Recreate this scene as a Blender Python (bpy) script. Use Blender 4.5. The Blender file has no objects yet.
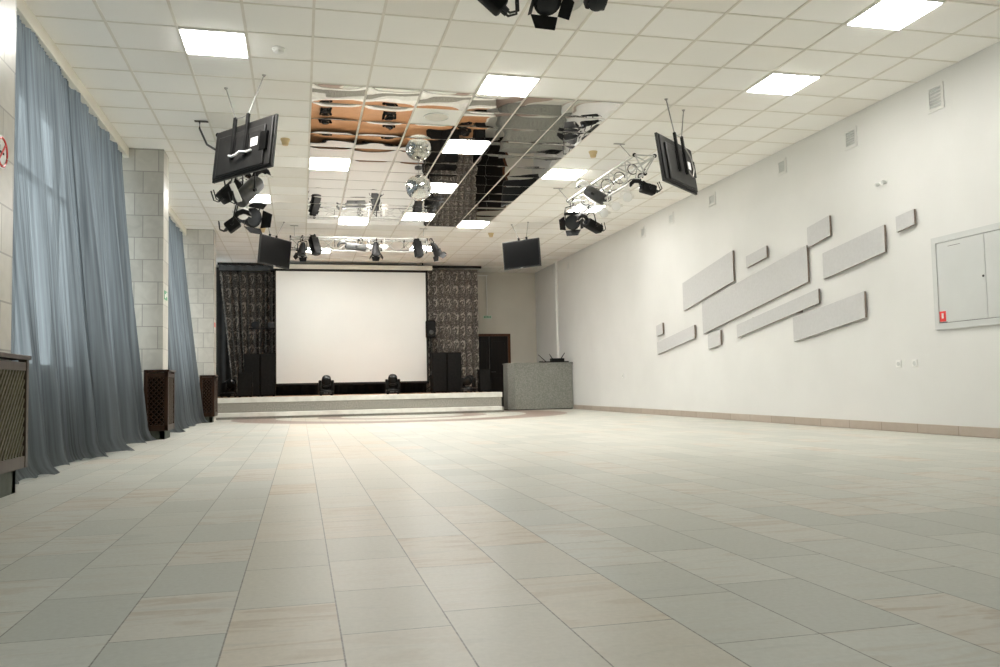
import bpy, bmesh, math, random
from mathutils import Vector, Matrix, noise
R_ = random.Random(7)
C = bpy.context.scene.collection
PI = math.pi
V = Vector

# ------------------------------------------------------------------ measured room
F_PX, YAW, PITCH, ROLL = 838.64, 0.2343, 0.0622, -0.0197
EYE = V((0, 0, 0.619))
CEIL, XR, XL, YB, YF = 3.915, 6.726, -2.62, 23.6, -4.0
GX, GY, G = 0.128, 9.0475, 0.6            # ceiling grid origin and pitch

cf = V((math.sin(YAW)*math.cos(PITCH), math.cos(YAW)*math.cos(PITCH), math.sin(PITCH)))
r0 = V((math.cos(YAW), -math.sin(YAW), 0)); u0 = r0.cross(cf)
cr = r0*math.cos(ROLL) + u0*math.sin(ROLL); cu = cr.cross(cf)

def at(x, y, Y):                            # survey point seen at (x, y), at depth Y in the hall
    d = cr*(x-500)/F_PX + cu*(333.5-y)/F_PX + cf
    return EYE + d*(Y/d.y)

# ------------------------------------------------------------------ materials
def mat(name, col=(.8, .8, .8), rough=.6, metal=0.0, spec=.5, emit=None, strength=0):
    m = bpy.data.materials.new(name); m.use_nodes = True
    b = m.node_tree.nodes['Principled BSDF']
    b.inputs['Base Color'].default_value = (*col, 1)
    b.inputs['Roughness'].default_value = rough
    b.inputs['Metallic'].default_value = metal
    b.inputs['Specular IOR Level'].default_value = spec
    if emit:
        b.inputs['Emission Color'].default_value = (*emit, 1)
        b.inputs['Emission Strength'].default_value = strength
    return m

class NT:
    def __init__(s, m):
        s.t = m.node_tree; s.b = s.t.nodes.get('Principled BSDF')
    def n(s, typ, **kw):
        nd = s.t.nodes.new(typ)
        for k, v in kw.items():
            if k.startswith('i_'):
                key = k[2:]; key = int(key) if key.isdigit() else key.replace('_', ' ')
                if hasattr(v, 'is_output'): s.t.links.new(v, nd.inputs[key])
                else: nd.inputs[key].default_value = v
            else: setattr(nd, k, v)
        return nd
    def link(s, a, b): s.t.links.new(a, b)
    def math(s, op, a, b=None, c=None):
        nd = s.t.nodes.new('ShaderNodeMath'); nd.operation = op
        for i, v in enumerate((a, b, c)):
            if v is None: continue
            if hasattr(v, 'is_output'): s.t.links.new(v, nd.inputs[i])
            else: nd.inputs[i].default_value = v
        return nd.outputs[0]
    def mix(s, fac, a, b, blend='MIX'):
        nd = s.t.nodes.new('ShaderNodeMix'); nd.data_type = 'RGBA'; nd.blend_type = blend
        for i, v in ((0, fac), (6, a), (7, b)):
            if hasattr(v, 'is_output'): s.t.links.new(v, nd.inputs[i])
            else: nd.inputs[i].default_value = (*v, 1) if isinstance(v, tuple) and len(v) == 3 else v
        return nd.outputs[2]
    def ramp(s, fac, stops):
        nd = s.t.nodes.new('ShaderNodeValToRGB'); e = nd.color_ramp.elements
        while len(e) < len(stops): e.new(.5)
        for el, (p, c) in zip(e, stops): el.position = p; el.color = (*c, 1) if len(c) == 3 else c
        s.t.links.new(fac, nd.inputs[0]); return nd.outputs[0]

def mottled(name, c1, c2, scale, rough=.6, bump=0, detail=4, metal=0, spec=.5):
    m = mat(name, c1, rough, metal, spec); t = NT(m)
    g = t.n('ShaderNodeTexCoord')
    nz = t.n('ShaderNodeTexNoise', i_Vector=g.outputs['Object'], i_Scale=scale, i_Detail=detail)
    t.link(t.ramp(nz.outputs[0], [(.35, c1), (.65, c2)]), t.b.inputs['Base Color'])
    if bump:
        bp = t.n('ShaderNodeBump', i_Strength=bump, i_Distance=.01, i_Height=nz.outputs[0])
        t.link(bp.outputs[0], t.b.inputs['Normal'])
    return m

M = {}
M['wall'] = mottled('wall_paint', (.69, .69, .668), (.72, .72, .698), 1.2, .7, .02)
M['backwall'] = mottled('back_wall_paint', (.62, .59, .52), (.66, .63, .56), 1.2, .7, .02)
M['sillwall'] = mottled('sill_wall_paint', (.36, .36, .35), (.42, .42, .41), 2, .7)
M['white'] = mottled('white_plastic', (.78, .78, .75), (.82, .82, .79), 3, .45)
M['cream'] = mottled('cream_paint', (.74, .71, .62), (.79, .76, .67), 2, .5)
M['panel'] = mottled('panel_grey_fabric', (.53, .53, .525), (.56, .56, .555), 25, .85)
M['paneledge'] = mottled('panel_edge_board', (.20, .15, .12), (.26, .20, .16), 30, .8)
M['cab'] = mottled('cabinet_paint', (.555, .57, .555), (.585, .60, .585), 2, .4)
M['cabdark'] = mat('cabinet_gap', (.12, .12, .11), .8)
M['red'] = mat('red_print', (.75, .04, .03), .4)
M['green'] = mat('green_print', (.03, .30, .13), .4)
M['greenwhite'] = mat('pale_green_plate', (.62, .72, .62), .4)
M['black'] = mottled('black_plastic', (.008, .008, .0075), (.013, .0125, .012), 20, .55, 0, 4, 0, .10)
M['tvplastic'] = mottled('satin_black_plastic', (.016, .0155, .015), (.026, .025, .024), 6, .42, 0, 5, 0, .3)
M['blackmatt'] = mottled('black_carpeted_wood', (.006, .0055, .005), (.010, .009, .008), 60, .85, 0, 4, 0, .06)
M['blackmetal'] = mottled('black_metal', (.010, .010, .010), (.018, .0175, .017), 12, .5, 0, 3, 0, .14)
M['darkgrey'] = mottled('dark_grey_metal', (.040, .040, .038), (.06, .06, .058), 10, .4, 0, 3, .25)
M['screenblack'] = mat('black_screen_glass', (.004, .004, .004), .3, 0, .12)
M['alu'] = mottled('truss_aluminium', (.50, .50, .48), (.58, .58, .56), 9, .4, 0, 3, .4)
M['whitemetal'] = mottled('white_lacquer', (.76, .75, .71), (.81, .80, .76), 6, .4)
M['lens'] = mat('lens_glass', (.022, .024, .027), .14, 0, .35)
M['wire'] = mottled('steel_wire', (.35, .34, .32), (.45, .44, .42), 30, .4, 0, 3, .7)
M['cable'] = mat('black_cable', (.02, .02, .02), .6)
M['chrome'] = mat('mirror_chrome', (.86, .86, .84), .03, 1)
M['mirror'] = mat('mirror_film', (.80, .79, .76), .015, 1)
M['screen'] = mottled('projection_cloth', (.77, .78, .76), (.79, .80, .78), 1, .9)
M['brass'] = mottled('cream_yellowed_plastic', (.62, .47, .25), (.70, .55, .32), 9, .5)
M['label'] = mat('paper_sticker', (.8, .8, .78), .6)
M['lit'] = mat('lit_diffuser', (.9, .9, .88), .5, emit=(1, .975, .925), strength=46)
M['litsoft'] = mat('lit_diffuser_dimmed', (.9, .9, .88), .5, emit=(1, .975, .925), strength=27)  # dimmed for the panels near the right wall, which would burn out
M['grid'] = mottled('grid_bar_paint', (.72, .69, .62), (.78, .75, .68), 5, .5)
M['winframe'] = mottled('window_frame_paint', (.55, .55, .53), (.62, .62, .60), 4, .5)
M['track'] = mottled('grey_blue_band_cloth', (.055, .06, .065), (.08, .085, .09), 6, .8)

# glass
m = bpy.data.materials.new('window_glass'); m.use_nodes = True; t = NT(m)
tr = t.n('ShaderNodeBsdfTransparent'); tr.inputs[0].default_value = (.92, .95, .95, 1)
gl = t.n('ShaderNodeBsdfGlossy', i_Roughness=.02)
mx = t.n('ShaderNodeMixShader', i_0=.06); t.link(tr.outputs[0], mx.inputs[1]); t.link(gl.outputs[0], mx.inputs[2])
t.link(mx.outputs[0], t.t.nodes['Material Output'].inputs[0]); M['glass'] = m

# sheer curtain
def sheer(name, c, trans, through):
    m = bpy.data.materials.new(name); m.use_nodes = True; t = NT(m)
    g = t.n('ShaderNodeTexCoord')
    mp = t.n('ShaderNodeMapping', i_Vector=g.outputs['Object']); mp.inputs['Scale'].default_value = (6, 34, .5)
    nz = t.n('ShaderNodeTexNoise', i_Vector=mp.outputs[0], i_Scale=1, i_Detail=3)
    col = t.ramp(nz.outputs[0], [(.3, tuple(x*.66 for x in c)), (.7, tuple(min(1, x*1.34) for x in c))])
    d = t.n('ShaderNodeBsdfDiffuse'); t.link(col, d.inputs[0])
    tl = t.n('ShaderNodeBsdfTranslucent'); t.link(col, tl.inputs[0])
    tp = t.n('ShaderNodeBsdfTransparent'); tp.inputs[0].default_value = (.84, .885, .91, 1)
    a = t.n('ShaderNodeMixShader', i_0=trans); t.link(d.outputs[0], a.inputs[1]); t.link(tl.outputs[0], a.inputs[2])
    mb = t.n('ShaderNodeMapping', i_Vector=g.outputs['Object']); mb.inputs['Scale'].default_value = (1, 2.6, .35)
    nb = t.n('ShaderNodeTexNoise', i_Vector=mb.outputs[0], i_Scale=1, i_Detail=1)
    br = t.math('MULTIPLY_ADD', nb.outputs[0], 1.0, -.5)
    f = t.math('MAXIMUM', t.math('ADD', t.math('MULTIPLY_ADD', nz.outputs[0], .22, through-.11), t.math('MULTIPLY', br, .55)), .01)
    b = t.n('ShaderNodeMixShader'); t.link(f, b.inputs[0]); t.link(a.outputs[0], b.inputs[1]); t.link(tp.outputs[0], b.inputs[2])
    t.link(b.outputs[0], t.t.nodes['Material Output'].inputs[0]); return m
M['sheer'] = sheer('sheer_grey_voile', (.215, .23, .24), .86, .10)

# patterned stage curtain
def damask(name, dark, light):
    m = mat(name, dark, .75); t = NT(m)
    g = t.n('ShaderNodeTexCoord'); s = t.n('ShaderNodeSeparateXYZ', i_0=g.outputs['Object'])
    nz = t.n('ShaderNodeTexNoise', i_Vector=g.outputs['Object'], i_Scale=9, i_Detail=3)
    wob = t.math('MULTIPLY_ADD', nz.outputs[0], .5, -.25)
    u = t.math('ADD', t.math('FRACT', t.math('MULTIPLY', s.outputs[0], 5.2)), wob)
    v = t.math('ADD', t.math('FRACT', t.math('MULTIPLY', s.outputs[2], 2.7)), wob)
    du = t.math('SUBTRACT', u, .5); dv = t.math('MULTIPLY', t.math('SUBTRACT', v, .5), 1.1)
    ln = t.math('SQRT', t.math('ADD', t.math('MULTIPLY', du, du), t.math('MULTIPLY', dv, dv)))
    arcm = t.math('GREATER_THAN', t.math('ADD', du, t.math('MULTIPLY', dv, .7)), -.12)
    ring = t.math('MULTIPLY', arcm, t.math('LESS_THAN', t.math('ABSOLUTE', t.math('SUBTRACT', ln, .30)), .07))
    dot = t.math('LESS_THAN', ln, .07)
    vo = t.n('ShaderNodeTexVoronoi', i_Vector=g.outputs['Object'], i_Scale=34)
    leaf = t.math('LESS_THAN', vo.outputs['Distance'], .34)
    leaf2 = t.math('MULTIPLY', leaf, .8)
    f = t.math('MAXIMUM', t.math('MAXIMUM', ring, dot), leaf2)
    f = t.math('MULTIPLY', f, t.math('MULTIPLY_ADD', nz.outputs[0], 1.2, .15))
    t.link(t.mix(f, dark, light), t.b.inputs['Base Color']); return m
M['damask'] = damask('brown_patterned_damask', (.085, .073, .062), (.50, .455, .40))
M['damaskshaded'] = damask('dark_shaded_damask', (.030, .025, .020), (.24, .205, .17))  # dark cloth, with the left curtain's shade also put into the colour
M['backdrop'] = mottled('black_backdrop_cloth', (.014, .013, .012), (.022, .02, .018), 5, .9)

# marble tiles on the pillars
def tiles(name, c1, c2, joint, w, h, rough=.35):
    m = mat(name, c1, rough); t = NT(m)
    g = t.n('ShaderNodeTexCoord'); s = t.n('ShaderNodeSeparateXYZ', i_0=g.outputs['Object'])
    a = t.math('ADD', s.outputs[0], s.outputs[1]); cb = t.n('ShaderNodeCombineXYZ', i_0=a, i_1=s.outputs[2])
    br = t.n('ShaderNodeTexBrick', i_Vector=cb.outputs[0], i_Scale=1.0); br.offset = .35; br.squash = 1
    br.inputs['Color1'].default_value = (0, 0, 0, 1); br.inputs['Color2'].default_value = (1, 1, 1, 1)
    br.inputs['Mortar Size'].default_value = .006; br.inputs['Brick Width'].default_value = w; br.inputs['Row Height'].default_value = h
    nz = t.n('ShaderNodeTexNoise', i_Vector=g.outputs['Object'], i_Scale=5, i_Detail=6, i_Distortion=1.5)
    f = t.math('MULTIPLY_ADD', nz.outputs[0], .8, t.math('MULTIPLY_ADD', br.outputs['Color'], .5, -.15))
    col = t.ramp(f, [(.15, c1), (.85, c2)])
    t.link(t.mix(br.outputs['Fac'], col, joint), t.b.inputs['Base Color']); return m
M['marble'] = tiles('grey_marble_tile', (.44, .425, .38), (.61, .59, .535), (.33, .315, .285), .30, .30)
M['terrazzo'] = mottled('grey_granite', (.17, .175, .155), (.30, .30, .27), 45, .45, 0, 6)
M['riser'] = mottled('riser_granite', (.23, .22, .19), (.36, .345, .305), 40, .5, 0, 6)
M['marblewhite'] = mottled('white_marble_slab', (.68, .67, .62), (.78, .77, .72), 6, .35, 0, 6)
M['skirt'] = tiles('beige_skirting_tile', (.40, .335, .275), (.48, .41, .345), (.30, .25, .2), .60, .5)

# wood
def wood(name, c1, c2, sc=(1, 14, 14), rough=.4):
    m = mat(name, c1, rough, 0, .22); t = NT(m)
    g = t.n('ShaderNodeTexCoord'); mp = t.n('ShaderNodeMapping', i_Vector=g.outputs['Object']); mp.inputs['Scale'].default_value = sc
    nz = t.n('ShaderNodeTexNoise', i_Vector=mp.outputs[0], i_Scale=2.0, i_Detail=6, i_Distortion=.6)
    t.link(t.ramp(nz.outputs[0], [(.3, c1), (.7, c2)]), t.b.inputs['Base Color']); return m
M['deck'] = wood('stage_parquet', (.42, .21, .095), (.56, .30, .15), (1.5, 12, 1), .35)
M['walnut'] = wood('dark_walnut', (.022, .011, .007), (.045, .022, .012), (10, 10, 1), .35)
M['walnutframe'] = wood('brown_frame_wood', (.045, .033, .025), (.072, .054, .040), (10, 10, 1), .4)
M['latticewood'] = wood('lattice_wood', (.085, .078, .050), (.14, .128, .085), (20, 20, 3), .45)
M['doorwood'] = wood('dark_door_wood', (.007, .005, .004), (.014, .009, .007), (12, 12, 1), .4)
M['doorframe'] = wood('red_brown_door_frame', (.085, .034, .015), (.12, .052, .025), (12, 12, 1), .4)
M['plinth'] = mottled('grey_green_plinth', (.045, .055, .040), (.08, .09, .07), 8, .7)

# ceiling tiles: soft mineral board, each tile a touch different
m = mat('mineral_ceiling_board', rough=.9, spec=.2); t = NT(m)
g = t.n('ShaderNodeTexCoord'); s = t.n('ShaderNodeSeparateXYZ', i_0=g.outputs['Object'])
cx = t.math('FLOOR', t.math('DIVIDE', t.math('SUBTRACT', s.outputs[0], GX), G))
cy = t.math('FLOOR', t.math('DIVIDE', t.math('SUBTRACT', s.outputs[1], GY), G))
cb = t.n('ShaderNodeCombineXYZ', i_0=cx, i_1=cy)
wn = t.n('ShaderNodeTexWhiteNoise', noise_dimensions='2D', i_Vector=cb.outputs[0])
nz = t.n('ShaderNodeTexNoise', i_Vector=g.outputs['Object'], i_Scale=70, i_Detail=3)
nl = t.n('ShaderNodeTexNoise', i_Vector=g.outputs['Object'], i_Scale=.7, i_Detail=2)
base = t.ramp(wn.outputs[0], [(0, (.86, .84, .79)), (.15, (.92, .91, .87)), (1, (.95, .945, .915))])
base = t.mix(t.ramp(nl.outputs[0], [(.55, (0, 0, 0)), (.75, (.3, .3, .3))]), base, (.86, .80, .72))
base = t.mix(t.math('MULTIPLY', nz.outputs[0], .08), base, (.6, .59, .55))
t.link(base, t.b.inputs['Base Color']); M['ceiling'] = m

# stone floor: strips 0.285 m wide, random lengths, warm strip down the middle, ring inlay by the stage
m = mat('pale_stone_tile', rough=.3, spec=.16); t = NT(m)
g = t.n('ShaderNodeTexCoord'); s = t.n('ShaderNodeSeparateXYZ', i_0=g.outputs['Object'])
X, Y = s.outputs[0], s.outputs[1]
W = .2835
ux = t.math('DIVIDE', t.math('ADD', X, .187), W)
ci = t.math('FLOOR', ux); fu = t.math('FRACT', ux)
wc = t.n('ShaderNodeTexWhiteNoise', noise_dimensions='1D', i_W=ci)
L = t.math('MULTIPLY_ADD', wc.outputs[0], .16, .44)
wc2 = t.n('ShaderNodeTexWhiteNoise', noise_dimensions='1D', i_W=t.math('ADD', ci, 71.3))
vy = t.math('DIVIDE', t.math('MULTIPLY_ADD', wc2.outputs[0], 3.0, Y), L)
ri = t.math('FLOOR', vy); fv = t.math('FRACT', vy)
cb = t.n('ShaderNodeCombineXYZ', i_0=ci, i_1=ri)
wt = t.n('ShaderNodeTexWhiteNoise', noise_dimensions='2D', i_Vector=cb.outputs[0])
eu = t.math('MULTIPLY', t.math('SUBTRACT', .5, t.math('ABSOLUTE', t.math('SUBTRACT', fu, .5))), W)
ev = t.math('MULTIPLY', t.math('SUBTRACT', .5, t.math('ABSOLUTE', t.math('SUBTRACT', fv, .5))), L)
edge = t.math('MINIMUM', eu, ev)
grout = t.math('LESS_THAN', edge, .0022)
off = t.n('ShaderNodeVectorMath', operation='MULTIPLY_ADD'); t.link(wt.outputs['Color'], off.inputs[0])
off.inputs[1].default_value = (40, 40, 40); t.link(g.outputs['Object'], off.inputs[2])
mp = t.n('ShaderNodeMapping', i_Vector=off.outputs[0]); mp.inputs['Scale'].default_value = (1.0, 5.0, 1); mp.inputs['Rotation'].default_value = (0, 0, .35)
vein = t.n('ShaderNodeTexNoise', i_Vector=mp.outputs[0], i_Scale=2.3, i_Detail=7, i_Distortion=1.2)
fine = t.n('ShaderNodeTexNoise', i_Vector=g.outputs['Object'], i_Scale=60, i_Detail=4)
warm = t.math('MULTIPLY', t.math('GREATER_THAN', X, -.187), t.math('LESS_THAN', X, -.187+4*W))
cool = t.ramp(wt.outputs[0], [(0, (.53, .535, .485)), (.5, (.60, .60, .545)), (.85, (.64, .635, .58)), (1, (.64, .60, .53))])
wrm = t.ramp(wt.outputs[0], [(0, (.60, .57, .49)), (.5, (.655, .615, .535)), (1, (.665, .59, .485))])
col = t.mix(warm, cool, wrm)
vf = t.ramp(vein.outputs[0], [(.50, (0, 0, 0)), (.62, (.55, .55, .55)), (.70, (.1, .1, .1))])
vsel = t.math('MULTIPLY', t.math('POWER', wt.outputs[0], 2.0), .9)
col = t.mix(t.math('MULTIPLY', vf, vsel), col, (.42, .30, .19))
dk = t.ramp(vein.outputs[0], [(.30, (.5, .5, .5)), (.42, (0, 0, 0))])
col = t.mix(t.math('MULTIPLY', dk, .35), col, (.30, .31, .28))
col = t.mix(t.math('MULTIPLY', t.math('SUBTRACT', fine.outputs[0], .3), .35), col, (.34, .33, .28))
# ring inlay
dx = t.math('SUBTRACT', X, 2.2); dy = t.math('SUBTRACT', Y, 18.6)
rr = t.math('SQRT', t.math('ADD', t.math('MULTIPLY', dx, dx), t.math('MULTIPLY', dy, dy)))
ring = t.math('MULTIPLY', t.math('LESS_THAN', rr, 3.62), t.math('GREATER_THAN', rr, 2.72))
ring2 = t.math('LESS_THAN', t.math('ABSOLUTE', t.math('SUBTRACT', rr, 1.6)), .25)
col = t.mix(t.math('MULTIPLY', t.math('MAXIMUM', ring, ring2), .85), col, (.27, .185, .15))
gfac = t.math('MULTIPLY', grout, t.math('MULTIPLY_ADD', fine.outputs[0], .9, .25))
col = t.mix(gfac, col, (.14, .13, .105))
t.link(col, t.b.inputs['Base Color'])
t.link(t.math('MULTIPLY_ADD', fine.outputs[0], .2, .27), t.b.inputs['Roughness'])
bp = t.n('ShaderNodeBump', i_Strength=.25, i_Distance=.002, i_Height=t.math('SUBTRACT', 1, grout)); t.link(bp.outputs[0], t.b.inputs['Normal'])
M['floor'] = m

# ------------------------------------------------------------------ mesh builder (world coordinates)
def basis(d, up=V((0, 0, 1))):
    d = d.normalized()
    if abs(d.dot(up)) > .98: up = V((0, 1, 0))
    x = d.cross(up).normalized(); y = x.cross(d)
    return Matrix((x, y, d)).transposed()           # columns: side, up, along

class B:
    def __init__(s): s.m = bmesh.new(); s.smooth = False
    def box(s, lo, hi, bev=0, M4=None):
        lo, hi = V(lo), V(hi); c = (lo+hi)/2; d = hi-lo
        r = bmesh.ops.create_cube(s.m, size=1)['verts']
        for v in r: v.co = V((v.co.x*d.x, v.co.y*d.y, v.co.z*d.z)) + c
        if bev:
            es = {e for v in r for e in v.link_edges}
            o = bmesh.ops.bevel(s.m, geom=list(es), offset=bev, segments=2, affect='EDGES', profile=.5)
            r = list({v for f in o['faces'] for v in f.verts} | {v for v in r if v.is_valid})
        if M4 is not None:
            for v in r: v.co = M4 @ v.co
        return s
    def obox(s, c, ax, sx, sy, sz, bev=0):          # oriented box, ax = 3x3 columns
        M4 = Matrix.Translation(c) @ ax.to_4x4()
        return s.box((-sx/2, -sy/2, -sz/2), (sx/2, sy/2, sz/2), bev, M4)
    def tube(s, pts, r, n=8, cap=True):
        pts = [V(p) for p in pts]; rings = []
        for i, p in enumerate(pts):
            a = pts[max(0, i-1)]; b = pts[min(len(pts)-1, i+1)]
            A = basis(b-a); rad = r[i] if isinstance(r, (list, tuple)) else r
            rings.append([s.m.verts.new(p + A @ V((math.cos(q*2*PI/n)*rad, math.sin(q*2*PI/n)*rad, 0))) for q in range(n)])
        for a, b in zip(rings, rings[1:]):
            for q in range(n): s.m.faces.new((a[q], a[(q+1) % n], b[(q+1) % n], b[q]))
        if cap: s.m.faces.new(rings[0][::-1]); s.m.faces.new(rings[-1])
        return s
    def lathe(s, c, axis, prof, n=20):              # prof: (along, radius)
        A = basis(V(axis)); c = V(c); rings = []
        for h, rad in prof:
            if rad < 1e-5: rings.append([s.m.verts.new(c + A @ V((0, 0, h)))])
            else: rings.append([s.m.verts.new(c + A @ V((math.cos(q*2*PI/n)*rad, math.sin(q*2*PI/n)*rad, h))) for q in range(n)])
        for a, b in zip(rings, rings[1:]):
            for q in range(n):
                f = [a[q % len(a)], a[(q+1) % len(a)], b[(q+1) % len(b)], b[q % len(b)]]
                f = [v for k, v in enumerate(f) if v not in f[:k]]
                if len(f) > 2: s.m.faces.new(f)
        for rg, rev in ((rings[0], True), (rings[-1], False)):
            if len(rg) > 2: s.m.faces.new(rg[::-1] if rev else rg)
        return s
    def poly(s, pts, depth):                        # prism: polygon pts extruded by vector depth
        a = [s.m.verts.new(V(p)) for p in pts]; b = [s.m.verts.new(V(p)+V(depth)) for p in pts]
        n = len(pts); s.m.faces.new(a[::-1]); s.m.faces.new(b)
        for i in range(n): s.m.faces.new((a[i], a[(i+1) % n], b[(i+1) % n], b[i]))
        return s
    def grid(s, fn, nu, nv):
        g = [[s.m.verts.new(fn(i/nu, j/nv)) for j in range(nv+1)] for i in range(nu+1)]
        for i in range(nu):
            for j in range(nv): s.m.faces.new((g[i][j], g[i+1][j], g[i+1][j+1], g[i][j+1]))
        return s
    def arc(s, c, ax, R, a0, a1, r, n=10, k=6):
        s.tube([V(c) + ax @ V((math.cos(a0+(a1-a0)*i/n)*R, math.sin(a0+(a1-a0)*i/n)*R, 0)) for i in range(n+1)], r, k); return s

def obj(name, b, m, parent=None, smooth=False, loc=None):
    """one mesh object; b in world coordinates, shifted so that the origin is the parent's (or loc)"""
    if parent is not None:
        loc = V((0, 0, 0)); p = parent
        while p: loc = loc + p.location; p = p.parent
    elif loc is None: loc = V((0, 0, 0))
    loc = V(loc)
    bmesh.ops.recalc_face_normals(b.m, faces=b.m.faces[:]) if not getattr(b, 'keep', False) else None
    for v in b.m.verts: v.co -= loc
    me = bpy.data.meshes.new(name); b.m.to_mesh(me); b.m.free()
    me.materials.append(M[m])
    if smooth:
        for f in me.polygons: f.use_smooth = True
        if smooth != 'all':
            try: me.set_sharp_from_angle(angle=math.radians(40))
            except Exception: pass
    o = bpy.data.objects.new(name, me); C.objects.link(o)
    if parent is not None: o.parent = parent
    else: o.location = loc
    return o

def tag(o, label=None, cat=None, group=None, kind=None):
    if label: o['label'] = label
    if cat: o['category'] = cat
    if group: o['group'] = group
    if kind: o['kind'] = kind
    return o
def thing(name, loc, label, cat, group=None):
    o = bpy.data.objects.new(name, None); C.objects.link(o); o.location = V(loc); o.empty_display_size = .1
    return tag(o, label, cat, group)
def struct(name, b, m, label=None, cat=None, parent=None, **k):
    o = obj(name, b, m, parent, **k)
    if parent is None: tag(o, label, cat, None, 'structure')
    return o
def part_label(o, s): o['label'] = s; return o

# ------------------------------------------------------------------ room shell
struct('floor', B().box((XL-.2, YF-.2, -.1), (XR+.2, YB+.2, 0)), 'floor', 'pale stone tile floor of the hall', 'floor')
ceil_o = struct('ceiling', B().box((XL-.2, YF-.2, CEIL), (XR+.2, YB+.2, CEIL+.1)), 'ceiling', 'white suspended ceiling of square tiles', 'ceiling')
gb = B(); T = .024
for c in range(-5, 12):
    x = GX+G*c
    if -2.25 < x < XR: gb.box((x-T/2, YF, CEIL-.007), (x+T/2, YB, CEIL+.01))
for r in range(-22, 24):
    y = GY+G*r
    if YF < y < YB: gb.box((-2.23, y-T/2.6, CEIL-.005), (XR, y+T/2.6, CEIL+.01))
obj('ceiling_grid', gb, 'grid', ceil_o)
struct('wall_right', B().box((XR, YF-.2, 0), (XR+.2, YB+.2, CEIL)), 'wall', 'long cream painted wall on the right', 'wall')
struct('wall_back', B().box((XL-.2, YB, 0), (XR, YB+.2, CEIL)), 'backwall', 'cream wall behind the stage', 'wall')
struct('wall_front', B().box((XL-.2, YF-.2, 0), (XR, YF, CEIL)), 'wall', 'wall behind the viewer', 'wall')
SILL, HEAD = .88, 3.72
PIL = [(5.45, 5.90), (11.95, 12.40), (17.80, 18.28)]
bays = [(-3.4, 1.5), (5.98, 11.9), (12.45, 17.75), (18.33, 22.9)]  # first bay is unseen, added to let more daylight into the hall
lw = B().box((XL-.2, YF-.2, 0), (XL, YB, SILL)).box((XL-.2, YF-.2, HEAD), (XL, YB, CEIL))
ys = [YF-.2] + [q for b_ in bays for q in b_] + [YB]
for a, b_ in zip(ys[::2], ys[1::2]): lw.box((XL-.2, a, SILL), (XL, b_, HEAD))
struct('wall_left', lw, 'sillwall', 'window wall on the left with low sill', 'wall')
for i, (a, b_) in enumerate(bays):
    w = thing('window_%d' % (i+1), (XL-.1, (a+b_)/2, SILL), 'tall window %s' % ['added behind the viewer for daylight', 'behind the near sheer curtains', 'behind the far sheer curtain', 'beside the stage'][i], 'window'); w['kind'] = 'structure'
    fr = B().box((XL-.14, a, SILL), (XL-.06, a+.06, HEAD)).box((XL-.14, b_-.06, SILL), (XL-.06, b_, HEAD)).box((XL-.14, a, SILL), (XL-.06, b_, SILL+.06)).box((XL-.14, a, HEAD-.06), (XL-.06, b_, HEAD))
    n = max(2, round((b_-a)/1.45))
    for k in range(1, n):
        yy = a+(b_-a)*k/n; fr.box((XL-.13, yy-.035, SILL), (XL-.07, yy+.035, HEAD))
    fr.box((XL-.13, a, 2.85), (XL-.07, b_, 2.91))
    obj('window_frame', fr, 'winframe', w)
    obj('pane', B().box((XL-.105, a+.03, SILL+.03), (XL-.095, b_-.03, HEAD-.03)), 'glass', w)
    obj('window_sill', B().box((XL-.04, a, SILL-.03), (XL+.16, b_, SILL), .008), 'white', w)

struct('baseboard_right', B().box((XR-.022, YF, 0), (XR, 20.255, .105), .004).box((XR-.022, 20.95, 0), (XR, YB, .105), .004), 'skirt', 'beige stone skirting along the right wall', 'skirting')

# pillars
for i, (a, b_) in enumerate(PIL):
    nm = ['nearest the viewer', 'in the middle of the left side', 'closest to the stage'][i]
    p = struct('pillar', B().box((XL, a, 0), (-1.79 if i < 2 else -1.70, b_, CEIL)), 'marble', 'marble tiled pillar ' + nm, 'pillar')
# curtain cornices
for i, (a, b_) in enumerate([(5.90, 11.95), (12.40, 17.80)]):
    struct('trim_%d' % (i+1), B().box((-2.30, a, 3.775), (-2.23, b_, CEIL), .006).box((-2.60, a, CEIL-.05), (-2.30, b_, CEIL)), 'cream', 'cream cornice box over the %s sheer curtain bay' % ['near', 'far'][i], 'cornice')

# ------------------------------------------------------------------ sheer curtains
def curtain(name, y0, y1, xt, xb, zt, zb, folds, seed, m, label, group, amp=.07, pool=.09, nu=220, nv=44, axis='y'):
    rr = random.Random(seed)
    ks = [(folds*(.55+.9*rr.random()), rr.random()*6.28, .5+rr.random()*.7) for _ in range(4)]
    def fn(u, v):
        s = 1-v                                           # s: 0 at top, 1 at floor
        uu = u + .012*math.sin(9*u+seed) * s
        w = sum(a*math.sin(2*PI*k*uu + ph + s*.5*math.sin(ph*3)) for k, ph, a in ks)/2.0
        big = math.sin(2*PI*folds*.22*uu+seed*1.7)
        x = xt + (xb-xt)*(s**1.15) + amp*(.45+1.15*s)*w + .05*s*big
        if s < .035: x += .010*math.sin(2*PI*folds*5*u)*(1-s/.035)
        d = max(0, (s-.945)/.055)
        x += pool*d*d*(.45+.30*w+.25*big)
        z = zt + (zb-zt)*min(1, s*1.0)
        if d > 0: z = zb + .012 + max(0,1-d)**1.3*(zt-zb)*.055*.9
        z += .012*d*abs(math.sin(2*PI*folds*1.3*u+seed))
        y = y0+(y1-y0)*u + .05*s*math.sin(2*PI*folds*.5*u+seed)
        return V((x, y, max(.006, z))) if axis == 'y' else V((y, x, max(zb+.004, z)))
    b = B().grid(fn, nu, nv); b.keep = True
    loc = (xt, (y0+y1)/2, zt) if axis == 'y' else ((y0+y1)/2, xt, zt)
    return tag(obj(name, b, m, None, 'all', loc), label, 'curtain', group)
G1 = 'sheer grey window curtains'
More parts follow.
